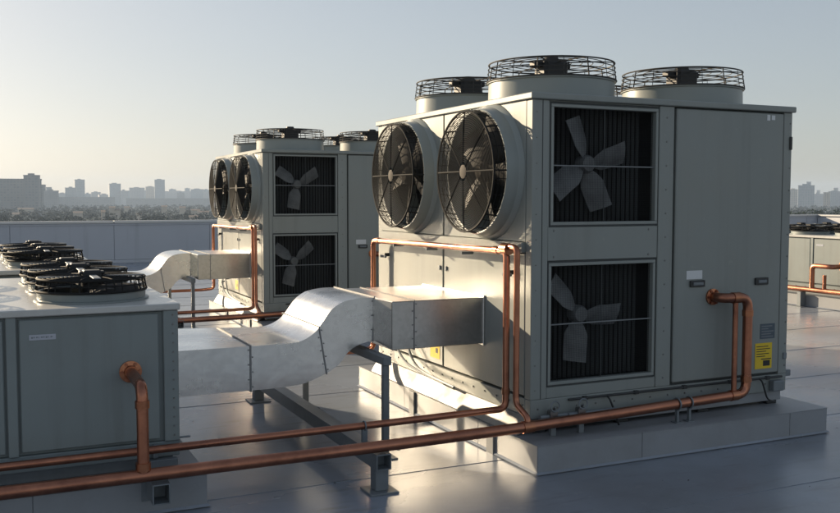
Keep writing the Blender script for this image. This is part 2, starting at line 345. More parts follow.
# ------------------------------------------------------------ tall condensing unit
W, D, ZB, ZT = 2.3415, 2.642, 0.197, 2.497
def make_tall_unit(label, loc, blades_up, blades_low):
    O = (0, 0, -ZB)
    t = thing('condensing_unit', label, 'hvac unit', (loc[0], loc[1], loc[2]+ZB))
    def P(name, m, *boxes, bev=.004, parent=t):
        b = MB(O)
        for q in boxes: b.box(*q, bev)
        return b.build(name, M[m], parent)
    # base: two stacked rails and feet
    P('base_rail', 'paint', (.0, W, .0, .07, .305, .435))
    P('base_rail', 'paint', (.0, W, D-.07, D, .305, .435))
    P('base_rail', 'paint', (.0, .07, .072, D-.072, .305, .435)); P('base_rail', 'paint', (W-.07, W, .072, D-.072, .305, .435))
    P('skid_beam', 'curb', (.02, W-.02, .03, .12, .225, .300)); P('skid_beam', 'curb', (.02, W-.02, D-.12, D-.03, .225, .300))
    P('skid_beam', 'curb', (.03, .12, .125, D-.125, .225, .300)); P('skid_beam', 'curb', (W-.12, W-.03, .125, D-.125, .225, .300))
    for xx in (.05, .75, 1.5, W-.15):
        for yy in (.04, D/2, D-.14): P('rubber_pad', 'black', (xx, xx+.10, yy, yy+.1, ZB-.0005, .224))
    P('base_pan', 'seam', (.075, W-.075, .075, D-.075, .31, .33))
    # posts
    for (x0, x1, y0, y1) in ((0, .128, 0, .075), (W-.085, W, 0, .075), (0, .075, D-.09, D), (W-.085, W, D-.09, D)):
        P('corner_post', 'paint', (x0, x1, y0, y1, .436, 2.452))
    P('middle_post', 'paint', (1.060, 1.192, .0, .06, .436, 2.452))
    b = MB(O); b.box(.078, .082, -.0025, .0, .44, 2.45)
    b.build('post_fold', M['seam'], t)
    # roof
    P('roof_cap', 'paint', (-.02, W+.02, -.022, D+.02, 2.4535, ZT), bev=.006)
    # windows with coils and propeller fans
    for (x0, x1, z0, z1, ang, fx, fz) in ((.15, 1.052, 1.615, 2.43, blades_up, .50, 2.035), (.14, 1.045, .525, 1.36, blades_low, .45, .99)):
        fr = MB(O); fw = .022
        fr.box(x0, x1, .002, .06, z0, z0+fw, .003).box(x0, x1, .002, .06, z1-fw, z1, .003)
        fr.box(x0, x0+fw, .002, .06, z0+fw, z1-fw, .003).box(x1-fw, x1, .002, .06, z0+fw, z1-fw, .003)
        wf = fr.build('coil_window', M['paint'], t)
        b = MB(O); b.box(x0-.009, x0-.0005, .004, .05, z0, z1).box(x0-.009, x1+.006, .004, .05, z1+.0005, z1+.012).box(x0-.009, x1+.006, .004, .05, z0-.010, z0-.0005)
        b.build('gasket', M['seam'], wf)
        b = MB(O); zm = (z0+z1)/2-.005
        b.tube([(x0+.02, .02, zm), (x1-.02, .02, zm)], .005, 6).build('guard_bar', M['blade'], wf)
        b = MB(O); xm = (x0+x1)/2
        b.tube([(xm, .028, z0+.02), (xm, .028, z1-.02)], .004, 6).build('guard_bar', M['seam'], wf)
        b = MB(O); b.box(x0+.003, x1-.003, .26, .27, z0-.05, z1+.02)
        b.box(x0-.004, x0+.004, .06, .26, z0-.05, z1+.02).box(x1-.004, x1+.004, .06, .26, z0-.05, z1+.02)
        b.box(x0, x1, .06, .26, z0-.014, z0-.008).box(x0, x1, .06, .26, z1+.006, z1+.012)
        b.build('coil_back', M['dark'], wf)
        wm = MB(O); nv = 84; nh = 76
        for k in range(nv):
            xx = x0+.024+(x1-x0-.048)*(k+.5)/nv; wm.box(xx-.0005, xx+.0005, .036, .0375, z0+.022, z1-.022)
        for k in range(nh):
            zz = z0+.024+(z1-z0-.048)*(k+.5)/nh; wm.box(x0+.022, x1-.022, .0378, .0392, zz-.0005, zz+.0005)
        stuff(wm.build('wire_mesh', M['wire_black'], wf, smooth=0))
        nf = 22; st = (x1-x0-.02)/nf
        fm = cached(('fin', round(z1-z0, 3), round(st, 4)), lambda: MB().add(
            [(-st*.34, .02, 0), (0, 0, 0), (st*.34, .02, 0), (-st*.34, .02, z1-z0), (0, 0, z1-z0), (st*.34, .02, z1-z0), (0, .04, 0), (0, .04, z1-z0)],
            [(0,1,4,3),(1,2,5,4),(2,6,7,5),(6,0,3,7),(3,4,5,7),(2,1,0,6)]).mesh('fin', M['fin'], 0))
        for k in range(nf): link('fin', fm, wf, (x0+.01+st*(k+.5), .185, z0-ZB))
        hub = MB().lathe([(.0, -.04), (.05, -.04), (.062, -.02), (.062, .05), (.0, .05)], (0,0,0), 'y', 20).build('propeller_fan', M['blade'], t, (fx, .10, fz-ZB))
        bm_ = blade_mesh('prop', .055, .335, .06, .165, R(30), 'blade', 0.02, 9, 3.2)
        for a in ang:
            o = link('blade', bm_, hub); o.rotation_mode = 'QUATERNION'
            # blade lies in local xz plane (axis -> -y), turned about y
            o.rotation_quaternion = (Matrix.Rotation(-R(a), 4, 'Y') @ Matrix.Rotation(R(90), 4, 'X')).to_quaternion()
    P('spandrel_panel', 'paint', (.1295, 1.0585, .006, .04, 1.374, 1.604)); P('spandrel_panel', 'paint', (.1295, 1.0585, .006, .04, .436, .513))
    P('spandrel_panel', 'paint', (.1295, 1.0585, .006, .04, 2.4435, 2.4525))
    P('window_stile', 'paint', (.1295, .1400, .008, .04, 1.604, 2.4435), (.1295, .130, .008, .04, .513, 1.374), bev=0)
    P('window_stile', 'paint', (1.0585, 1.0595, .006, .04, .513, 1.374), bev=0)
    # access door
    dr = P('access_door', 'paint', (1.212, W-.092, -.004, .04, .455, 2.440), bev=.006)
    P('door_reveal', 'seam', (1.193, W-.086, .022, .05, .437, 2.452), bev=0)
    P('pull_handle', 'black', (1.352, 1.488, -.022, -.0045, 1.150, 1.198), parent=dr); P('handle_recess', 'steel', (1.372, 1.468, -.026, -.0225, 1.163, 1.187), parent=dr)
    P('pull_handle', 'black', (1.985, 2.115, -.022, -.0045, 1.142, 1.196), parent=dr); P('handle_recess', 'steel', (2.008, 2.092, -.026, -.0225, 1.157, 1.181), parent=dr)
    P('white_label', 'white', (1.322, 1.470, -.0065, -.0045, 1.207, 1.270), parent=dr, bev=0)
    st_ = P('rating_plate', 'blue', (2.055, 2.205, -.0065, -.0045, .722, .838), parent=dr, bev=0)
    P('print', 'steel', *[(2.067, 2.067+w_, -.0075, -.0068, .735+.020*k, .743+.020*k) for k, w_ in enumerate((.12, .10, .125, .07, .11))], parent=dr, bev=0)
    P('warning_sticker', 'yellow', (2.008, 2.180, -.0065, -.0045, .492, .690), parent=dr, bev=0)
    P('print', 'ink', *[(2.020, 2.020+w_, -.0075, -.0068, .585+.019*k, .591+.019*k) for k, w_ in enumerate((.09, .13, .10, .14, .12))], (2.090, 2.160, -.0075, -.0068, .512, .555), (2.070, 2.172, -.0075, -.0068, .562, .570), parent=dr, bev=0)
    P('corner_label', 'white', (2.075, 2.105, -.0065, -.0045, 2.385, 2.428), (2.120, 2.155, -.0065, -.0045, 2.390, 2.425), parent=dr, bev=0)
    P('latch', 'black', (2.312, 2.338, -.012, -.0005, 2.17, 2.27)); P('latch', 'steel', (2.30, 2.337, -.010, -.0005, .55, .60))
    # left side: fan panels above, service panels below
    for (y0, y1, yc) in ((.077, 1.288, .58), (1.312, D-.092, 1.87)):
        b = panel_hole(MB(O), -.002, y0, y1, 1.505, 2.4525, yc, 1.985, .44)
        b.build('fan_panel', M['paint'], t)
        sh = MB()
        sh.lathe([(.492, 0), (.486, -.010), (.462, -.03), (.446, -.105), (.440, -.110), (.430, -.108), (.425, -.05), (.425, .22)], (0,0,0), 'x', 56)
        f = sh.build('side_fan', M['shroud'], t, (-.0025, yc, 1.985-ZB))
        MB().lathe([(.001, 0), (.426, 0)], (.215, 0, 0), 'x', 40).build('coil_face', M['dark'], f)
        g = link('guard', guard_mesh(.425, .115, 26, 8, .0025, .060, 'wire_black', 3.2, 2), f, (-.095, 0, 0)); g.rotation_mode = 'QUATERNION'
        g.rotation_quaternion = Matrix.Rotation(R(-90), 4, 'Y').to_quaternion()
        MB().lathe([(0, -.008), (.034, -.008), (.050, -.003), (.050, 0), (0, 0)], (-.208, 0, 0), 'x', 20).build('hub_plate', M['plate'], f)
        MB().lathe([(0, -.06), (.045, -.06), (.075, -.03), (.075, .07), (0, .07)], (-.03, 0, 0), 'x', 20).build('hub', M['plate'], f)
        b5 = blade_mesh('axial', .06, .398, .15, .22, R(32), 'blade_dark', .05)
        for k in range(5):
            o = link('blade', b5, f, (-.01, 0, 0)); o.rotation_mode = 'QUATERNION'
            o.rotation_quaternion = (Matrix.Rotation(R(72*k+17+yc*20), 4, 'X') @ Matrix.Rotation(R(-90), 4, 'Y')).to_quaternion()
        lp = P('service_panel', 'paint', (-.004, .02, y0, y1, .455, 1.425))
        hx = y1-.17 if yc > 1 else y0+.12
        P('lever_handle', 'black', (-.045, -.0045, hx, hx+.02, 1.275, 1.305), parent=lp); P('lever_arm', 'steel', (-.055, -.035, hx-.01, hx+.10, 1.262, 1.285), parent=lp)
        P('latch', 'steel', (-.016, -.0045, (y0+.03 if yc > 1 else y1-.06), (y0+.06 if yc > 1 else y1-.03), 1.225, 1.262), parent=lp)
    P('middle_post', 'seam', (.006, .03, 1.2885, 1.3115, .455, 2.4525), bev=0)
    P('side_ledge', 'paint', (-.030, .02, .077, D-.092, 1.430, 1.500))
    P('warning_sticker', 'yellow', (-.0068, -.0048, 1.36, 1.53, .50, .64), bev=0); P('print', 'ink', (-.0080, -.0072, 1.39, 1.43, .545, .585), bev=0)
    # back and right sheets
    P('back_panel', 'paint', (.077, W-.087, D-.03, D-.004, .436, 2.4525)); P('side_panel', 'paint', (W-.03, W-.004, .077, 1.30, .436, 2.4525)); P('side_panel', 'paint', (W-.03, W-.004, 1.31, D-.092, .436, 2.4525))
    b = MB(O); fl = [(-.088, .2005), (-.070, .232), (-.012, .318), (-.0015, .322), (-.0015, .3075), (.015, .3005), (-.060, .206)]  # added ledge, sloped to catch the sun as a bright band
    nf_ = len(fl); vs = [(x_, .03, z_) for x_, z_ in fl]+[(x_, D-.03, z_) for x_, z_ in fl]
    b.add(vs, [(k, (k+1) % nf_, nf_+(k+1) % nf_, nf_+k) for k in range(nf_)]+[tuple(range(nf_)), tuple(range(2*nf_-1, nf_-1, -1))]).build('sun_catch_ledge', M['catch_ledge'], t)
    for (ya, yb, za) in ((1.95, 1.45, .62), (2.2, 1.62, .56)):
        MB(O).tube(fillet([(-.004, ya, za), (-.06, ya-.02, za), (-.075, (ya+yb)/2, .40), (-.06, yb, .36), (-.06, yb-.45, .345)], .12), .011, 8).build('flexible_conduit', M['steel'], t)
    b = MB(O); b.tube([(.30, -.014, .418), (W-.06, -.014, .418)], .0085, 8)
    for xx in (.42, .86, 1.30, 1.74, 2.12): b.box(xx, xx+.035, -.024, -.0005, .405, .431, .002)
    b.tube(fillet([(.62, -.014, .418), (.62, -.05, .40), (.66, -.06, .30), (.70, -.05, .21)], .04), .007, 8); b.tube(fillet([(2.05, -.014, .418), (2.05, -.045, .40), (2.10, -.05, .26), (2.20, -.03, .23)], .04), .007, 8)
    b.build('cable_run', M['black'], t)
    P('junction_box', 'steel', (2.16, 2.27, -.055, -.0005, .315, .395), bev=.006)
    P('lifting_lug', 'steel', (W+.001, W+.16, .10, .26, .385, .435))
    # small hardware at the base
    b = MB(O)
    for k in range(15):
        xx = .06+k*(W-.12)/14; b.lathe([(0, -.006), (.005, -.006), (.006, 0), (0, 0)], (xx, 0, .37), 'y', 8)
        yy = .1+k*(D-.2)/14; b.lathe([(0, -.008), (.006, -.008), (.007, 0), (0, 0)], (0, yy, .385), 'x', 8)
    for k in range(12):
        z = .5+k*.17; b.lathe([(0, -.003), (.004, -.003), (.005, 0), (0, 0)], (.035, 0, z), 'y', 6); b.lathe([(0, -.004), (.006, -.004), (.007, 0), (0, 0)], (W-.02, 0, z), 'y', 6)
        b.lathe([(0, -.004), (.006, -.004), (.007, 0), (0, 0)], (1.125, 0, z), 'y', 6)
    for xx in (.18, .98):
        for z in (1.40, 1.578): b.lathe([(0, -.004), (.007, -.004), (.008, 0), (0, 0)], (xx, .006, z), 'y', 6)
    stuff(b.build('screws', M['bolt'], t))
    # top fans
    for (cx, cy, Rr) in ((.60, .70, .475), (1.855, .70, .475), (.57, 1.97, .455), (1.83, 1.97, .455)):
        dm = MB().lathe([(Rr+.02, 0), (Rr+.02, .012), (Rr, .016), (Rr-.004, .150), (Rr+.008, .156), (Rr+.008, .166), (Rr-.02, .166), (Rr-.03, .10), (Rr-.03, .004), (0.001, .004)], (0,0,0), 'z', 56)
        f = dm.build('top_fan', M['shroud'], t, (cx, cy, ZT-ZB+.001))
        link('guard', guard_mesh(Rr-.005, .145, 5, 8, .0030, .07, 'wire', 2.0, 3, 1), f, (0, 0, .168))
        mo = MB().box(-.105, .105, -.085, .085, .165, .335, .022).box(-.17, .15, -.04, .04, .275, .318, .008)
        mo.lathe([(0, .358), (.05, .358), (.062, .333), (0, .333)], (0,0,0), 'z', 14)
        mo.build('motor', M['motor'], f)
        MB().lathe([(.0, .05), (.07, .05), (.07, .19), (0, .19)], (0,0,0), 'z', 16).build('hub', M['motor'], f)
        bt = blade_mesh('top', .06, .40, .14, .20, R(26), 'blade_dark', .04)
        for k in range(4): link('blade', bt, f, (0,0,.12), (0, 0, R(90*k+20+cx*30)))
    return t
unit_a = make_tall_unit('tall grey condensing unit with two side fans and a copper flange on its door, nearest', (0,0,0), (107, 12, -70, 212), (131, -6, 262))
UB = (.06, 6.77, -.05)
unit_b = make_tall_unit('tall grey condensing unit farther back, behind the near duct', UB, (142, 28, 258), (140, 38, 252))

# ------------------------------------------------------------ curbs under the units
def make_curb(label, x0, x1, y0, y1, h, loc, joints_x, joints_y, batt):
    t = thing('equipment_curb', label, 'curb', loc)
    MB().box(x0+.004, x1-.004, y0+.004, y1-.004, -.02, h-.004).build('core', M['curb'], t)
    MB().box(x0-.006, x1+.006, y0-.006, y1+.006, h-.003, h+.0, .002).build('top_sheet', M['curb'], t)
    xs = [x0]+joints_x+[x1]
    for a, b in zip(xs, xs[1:]): MB().box(a+.002, b-.002, y0-.002, y0+.01, .0, h-.004, .002).build('side_sheet', M['curb'], t)
    ys = [y0]+joints_y+[y1]
    for a, b in zip(ys, ys[1:]): MB().box(x0-.002, x0+.01, a+.002, b-.002, .0, h-.004, .002).build('side_sheet', M['curb'], t)
    for yb in batt: MB().box(x0-.020, x0-.0025, yb, yb+.10, .0, h-.006, .003).build('curb_strip', M['curb_dark'], t)  # flat darker strips standing proud of the curb side
    MB().add([(x0-.018,y0-.018,.009),(x1+.018,y0-.018,.009),(x1+.018,y1+.018,.009),(x0-.018,y1+.018,.009),(x0,y0-.003,.022),(x1,y0-.003,.022),(x1,y1,.022),(x0-.003,y1,.022)],
             [(0,1,5,4),(1,2,6,5),(2,3,7,6),(3,0,4,7)]).build('cant_flashing', M['membrane'], t)
    return t
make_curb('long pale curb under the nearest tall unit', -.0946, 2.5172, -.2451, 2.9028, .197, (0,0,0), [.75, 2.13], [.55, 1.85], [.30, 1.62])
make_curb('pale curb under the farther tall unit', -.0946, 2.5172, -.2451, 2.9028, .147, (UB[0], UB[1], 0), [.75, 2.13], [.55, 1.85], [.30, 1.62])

# ------------------------------------------------------------ ducts
def make_duct(label, loc):
    t = thing('air_duct', label, 'duct', loc)
    O = (0,0,0)
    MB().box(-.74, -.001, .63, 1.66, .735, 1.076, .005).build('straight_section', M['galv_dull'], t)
    # flared collar: from S section to the box
    a = [(-.80,.862,.785),(-.80,1.66,.785),(-.80,1.66,1.082),(-.80,.862,1.082)]; b_ = [(-.742,.636,.74),(-.742,1.655,.74),(-.742,1.655,1.072),(-.742,.636,1.072)]
    MB().add(a+b_, [(0,1,5,4),(1,2,6,5),(2,3,7,6),(3,0,4,7)]).build('collar', M['galv'], t)
    top = [(-.78,1.087),(-.895,1.087),(-1.008,1.070),(-1.070,1.042),(-1.121,1.001),(-1.181,.923),(-1.232,.863),(-1.306,.818),(-1.378,.800),(-1.50,.797),(-1.69,.797)]
    bot = [(-.79,.781),(-.895,.756),(-.955,.727),(-1.000,.690),(-1.049,.630),(-1.115,.585),(-1.198,.548),(-1.270,.522),(-1.345,.505),(-1.50,.495),(-1.69,.493)]
    def spline(P, n=5):
        out = []
        for i in range(len(P)-1):
            p0 = P[max(i-1,0)]; p1 = P[i]; p2 = P[i+1]; p3 = P[min(i+2,len(P)-1)]
            for k in range(n):
                u = k/n
                out.append(tuple(.5*((2*p1[c])+(-p0[c]+p2[c])*u+(2*p0[c]-5*p1[c]+4*p2[c]-p3[c])*u*u+(-p0[c]+3*p1[c]-3*p2[c]+p3[c])*u**3) for c in (0,1)))
        out.append(P[-1]); return out
    T, Bt = spline(top), spline(bot)
    far = lambda x: 1.68 if x > -1.2 else 1.68+(-1.2-x)*.30
    near = lambda x: .85
    def seg(i0, i1, name):
        b = MB(); vs = []; n = i1-i0+1
        for i in range(i0, i1+1):
            (xt, zt), (xb, zb) = T[i], Bt[i]
            vs += [(xt, near(xt), zt), (xt, far(xt), zt), (xb, far(xb), zb), (xb, near(xb), zb)]
        fs = []
        for k in range(n-1):
            for q in range(4): fs.append((4*k+q, 4*k+(q+1) % 4, 4*k+4+(q+1) % 4, 4*k+4+q))
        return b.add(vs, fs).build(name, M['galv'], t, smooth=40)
    mid = 27
    seg(0, mid, 'elbow'); seg(mid, len(T)-1, 'elbow')
    L = -2.262
    b = MB(); vs = []
    for x in (-1.69, L): vs += [(x, .85, .797), (x, far(x), .797), (x, far(x), .493), (x, .85, .493)]
    b.add(vs, [(0,1,5,4),(1,2,6,5),(2,3,7,6),(3,0,4,7)]).build('straight_section', M['galv'], t)
    # flanges (standing seams) with bolts
    def flange(xt, xb, zt, zb, y0, y1, w=.008, p=.014):
        b = MB()
        d = Vector((xt-xb, 0, zt-zb)).normalized(); tn = Vector((d.z, 0, -d.x))
        def bar(p0, p1, thick_dir, th):
            p0 = Vector(p0); p1 = Vector(p1); ax = (p1-p0).normalized(); sd = ax.cross(thick_dir).normalized()
            M4 = Matrix((( *ax, ), ( *thick_dir, ), ( *sd, ))).transposed().to_4x4(); M4.translation = (p0+p1)/2
            b.obox(M4, (p1-p0).length, th, p)
        e = p/2
        bar((xb-d.x*p, y0-e, zb-d.z*p), (xt+d.x*p, y0-e, zt+d.z*p), tn, w); bar((xb-d.x*p, y1+e, zb-d.z*p), (xt+d.x*p, y1+e, zt+d.z*p), tn, w)
        bar((xt+d.x*e, y0-.0005, zt+d.z*e), (xt+d.x*e, y1+.0005, zt+d.z*e), tn, w); bar((xb-d.x*e, y0-.0005, zb-d.z*e), (xb-d.x*e, y1+.0005, zb-d.z*e), tn, w)
        f = b.build('flange', M['galv_flange'], t)
        s = MB(); ln = math.hypot(xt-xb, zt-zb); n = max(4, int(ln/.045))
        for k in range(n):
            q = (k+.5)/n; cx = xb+(xt-xb)*q; cz = zb+(zt-zb)*q
            for sd in ((-1) ** k,):
                s.lathe([(0, -.005), (.0045, -.005), (.0055, 0), (0, 0)], (cx+tn.x*.014*sd, y0-.0015, cz+tn.z*.014*sd), 'y', 6)
        stuff(s.build('rivets', M['galv_flange'], t)); return f
    flange(-.785, -.795, 1.087, .780, .85, 1.68, .008, .008)
    flange(-.57, -.57, 1.077, .734, .63, 1.66, .006, .006)
    (xt, zt), (xb, zb) = T[mid], Bt[mid]; flange(xt, xb, zt, zb, .85, 1.72, .008, .007)
    flange(-1.69, -1.69, .797, .493, .85, far(-1.69), .010, .009)
    MB().box(-.018, -.0045, .618, 1.672, .722, 1.089, .002).build('wall_collar', M['galv'], t)
    return t
duct_a = make_duct('shiny galvanised duct with an S bend running into the nearest tall unit', (0,0,0))
duct_b = copy_tree(duct_a); duct_b.location = UB; duct_b['label'] = 'smaller-looking galvanised duct running into the farther tall unit'

# duct stand
def make_stand(label, loc):
    t = thing('duct_stand', label, 'stand', loc)
    MB().box(-.86, -.80, .50, 2.34, .655, .715, .004).build('cross_beam', M['steel'], t)
    for (yy) in (.52, 2.27):
        MB().box(-.852, -.808, yy, yy+.044, .012, .654, .003).build('leg', M['steel'], t)
        MB().box(-.90, -.76, yy-.04, yy+.10, .0, .012, .003).build('foot_plate', M['steel'], t)
    return t
st_a = make_stand('thin grey steel stand under the near duct bend', (0,0,0))
st_b = copy_tree(st_a); st_b.location = (UB[0], UB[1], 0); st_b['label'] = 'thin grey steel stand under the farther duct'

# pipe support: square tube on two posts
def make_support(label, loc):
    t = thing('pipe_support', label, 'support', loc)
    b = MB(); x0, x1, z0, z1 = -1.190, -1.094, .150, .246; y0, y1 = -.17, 2.75; w = .006
    b.box(x0, x1, y0, y1, z1-w, z1).box(x0, x1, y0, y1, z0, z0+w).box(x0, x0+w, y0, y1, z0+w, z1-w).box(x1-w, x1, y0, y1, z0+w, z1-w)
    b.box(x0+w, x1-w, y0+.10, y0+.105, z0+w, z1-w)
    b.build('square_beam', M['steel'], t)
    for yy in (-.14, 2.64):
        MB().box(x0+.005, x1-.005, yy, yy+.085, .014, z0-.0005, .004).build('post', M['steel'], t)
        MB().box(x0-.045, x1+.045, yy-.05, yy+.135, .0, .014, .003).build('base_plate', M['steel'], t)
    return t
su_a = make_support('grey square-tube pipe support standing in front of the near duct stand', (0,0,0))
su_b = copy_tree(su_a); su_b.location = (UB[0], UB[1], 0); su_b['label'] = 'grey square-tube pipe support beside the farther tall unit'

# ------------------------------------------------------------ copper pipes
def pipe_part(t, name, pts, r, fr=.07, m='copper', n=14): return MB().tube(fillet(pts, fr), r, n).build(name, M[m], t, smooth=50)
def sleeve(t, p0, p1, r, name='coupling', m='copper_bright'): return MB().tube([p0, p1], r, 14).build(name, M[m], t, smooth=50)
def flange_disc(t, c, Rr=.061, out=-1, axis='y'):
    b = MB().lathe([(0, 0), (Rr, 0), (Rr, .014*out), (Rr*.62, .018*out), (Rr*.6, .05*out), (0, .05*out)], c, axis, 24)
    f = b.build('pipe_flange', M['copper_bright'], t)
    s = MB()
    for k in range(6):
        a = 2*math.pi*k/6
        cc = (c[0]+Rr*.8*math.cos(a), c[1], c[2]+Rr*.8*math.sin(a)) if axis == 'y' else (c[0], c[1]+Rr*.8*math.cos(a), c[2]+Rr*.8*math.sin(a))
        s.lathe([(0, .026*out), (.010, .026*out), (.010, .013*out), (0, .013*out)], cc, axis, 6)
    s.build('bolt', M['copper'], f); return f
LEFT = -9.0
def main_pipe(label, loc, left):
    t = thing('copper_pipe', label, 'pipe', loc); y = -.13
    pipe_part(t, 'pipe_run', [(left, y, .285), (-1.2, y, .288), (-.2, y, .296), (.5, y, .312), (1.80, y, .350), (1.80, y, 1.070), (1.57, y, 1.070), (1.57, -.005, 1.070)], .036, .085)
    pipe_part(t, 'branch_pipe', [(1.680, y, 1.070), (1.680, y, .350)], .020)
    flange_disc(t, (1.57, -.0045, 1.070))
    sleeve(t, (1.645, y, 1.07), (1.715, y, 1.07), .041); sleeve(t, (1.80, y, .93), (1.80, y, .975), .041); sleeve(t, (1.645, y, .3455), (1.715, y, .3475), .041)
    sleeve(t, (1.80, y, .44), (1.80, y, .48), .041); sleeve(t, (-.14, y, .2970), (-.06, y, .2990), .041)
    pipe_part(t, 'branch_pipe', [(-.10, y, .298), (-.10, y+.001, .36), (-.10, .02, .42), (-.10, .02, 1.470), (-.10, .154, 1.470)], .021, .05)
    for xx, zz in ((1.15, .331), (1.26, .334)):
        c = MB(); c.ring((xx, y, zz), .042, .006, 'x', 24, 6); c.box(xx-.008, xx+.008, y-.012, y+.012, .198, zz-.04).box(xx-.03, xx+.03, y-.03, y+.03, .197, .204)
        c.build('pipe_clamp', M['steel'], t)
    return t
def gas_pipe(label, loc, left):
    t = thing('copper_pipe', label, 'pipe', loc)
    pipe_part(t, 'pipe_run', [(left, .15, .333), (-1.07, .15, .352), (-.10, .154, .360), (-.10, .154, 1.440), (-.10, 2.53, 1.415), (-.10, 2.53, .42), (-.30, 2.58, .40), (left, 2.58, .40)], .0235, .06)
    sleeve(t, (-.10, .154, .46), (-.10, .154, .50), .028); sleeve(t, (-.10, .12, 1.455), (-.10, .20, 1.455), .040); sleeve(t, (-.10, .26, 1.440), (-.10, .32, 1.440), .028)
    sleeve(t, (-.10, 2.38, 1.417), (-.10, 2.44, 1.417), .028)
    for yy in (.75, 1.35, 2.0):
        MB().box(-.13, -.0305, yy, yy+.018, 1.385, 1.405, .002).build('pipe_bracket', M['steel'], t)
    return t
main_pipe('thick reddish copper pipe crossing the whole foreground to the nearest unit door', (0,0,0), LEFT)
gas_pipe('thinner copper pipe running behind the thick foreground pipe and up the near unit side', (0,0,0), LEFT)
main_pipe('copper pipe with risers at the door of the farther tall unit', UB, LEFT)
gas_pipe('thin copper pipe looping round the side of the farther tall unit', UB, LEFT)
# little saddle between the pipes on the near support
sd = thing('pipe_saddle', 'small dark saddle holding the thin pipe over the square support tube', 'clamp', (-1.142, .15, .246))
MB().box(-.018, .018, -.012, .012, 0, .085, .002).build('stem', M['steel'], sd)
MB().ring((0,0,.106), .029, .005, 'x', 20, 6).build('clamp_ring', M['steel'], sd)
# valve below the near cabinet
vl = thing('shutoff_valve', 'small dark valve with a round handwheel under the near cabinet corner', 'valve', (.14, -.06, .197))
MB().tube([(-.10, 0, .13), (.30, 0, .13)], .016, 10).build('valve_body', M['steel'], vl)
MB().box(-.03, .03, -.03, .03, .085, .175, .008).build('bonnet', M['bolt'], vl)
MB().tube([(0, 0, .17), (0, -.03, .20)], .008, 8).build('stem', M['bolt'], vl)
MB().ring((0, -.032, .205), .034, .006, 'y', 22, 6).build('handwheel', M['steel'], vl)
MB().box(-.02, .02, -.015, .015, 0, .115, .002).build('stand_leg', M['steel'], vl)

v2 = copy_tree(vl); v2.location = (.36, -.07, .197); v2['label'] = 'second small dark valve, right of the one at the near cabinet corner'
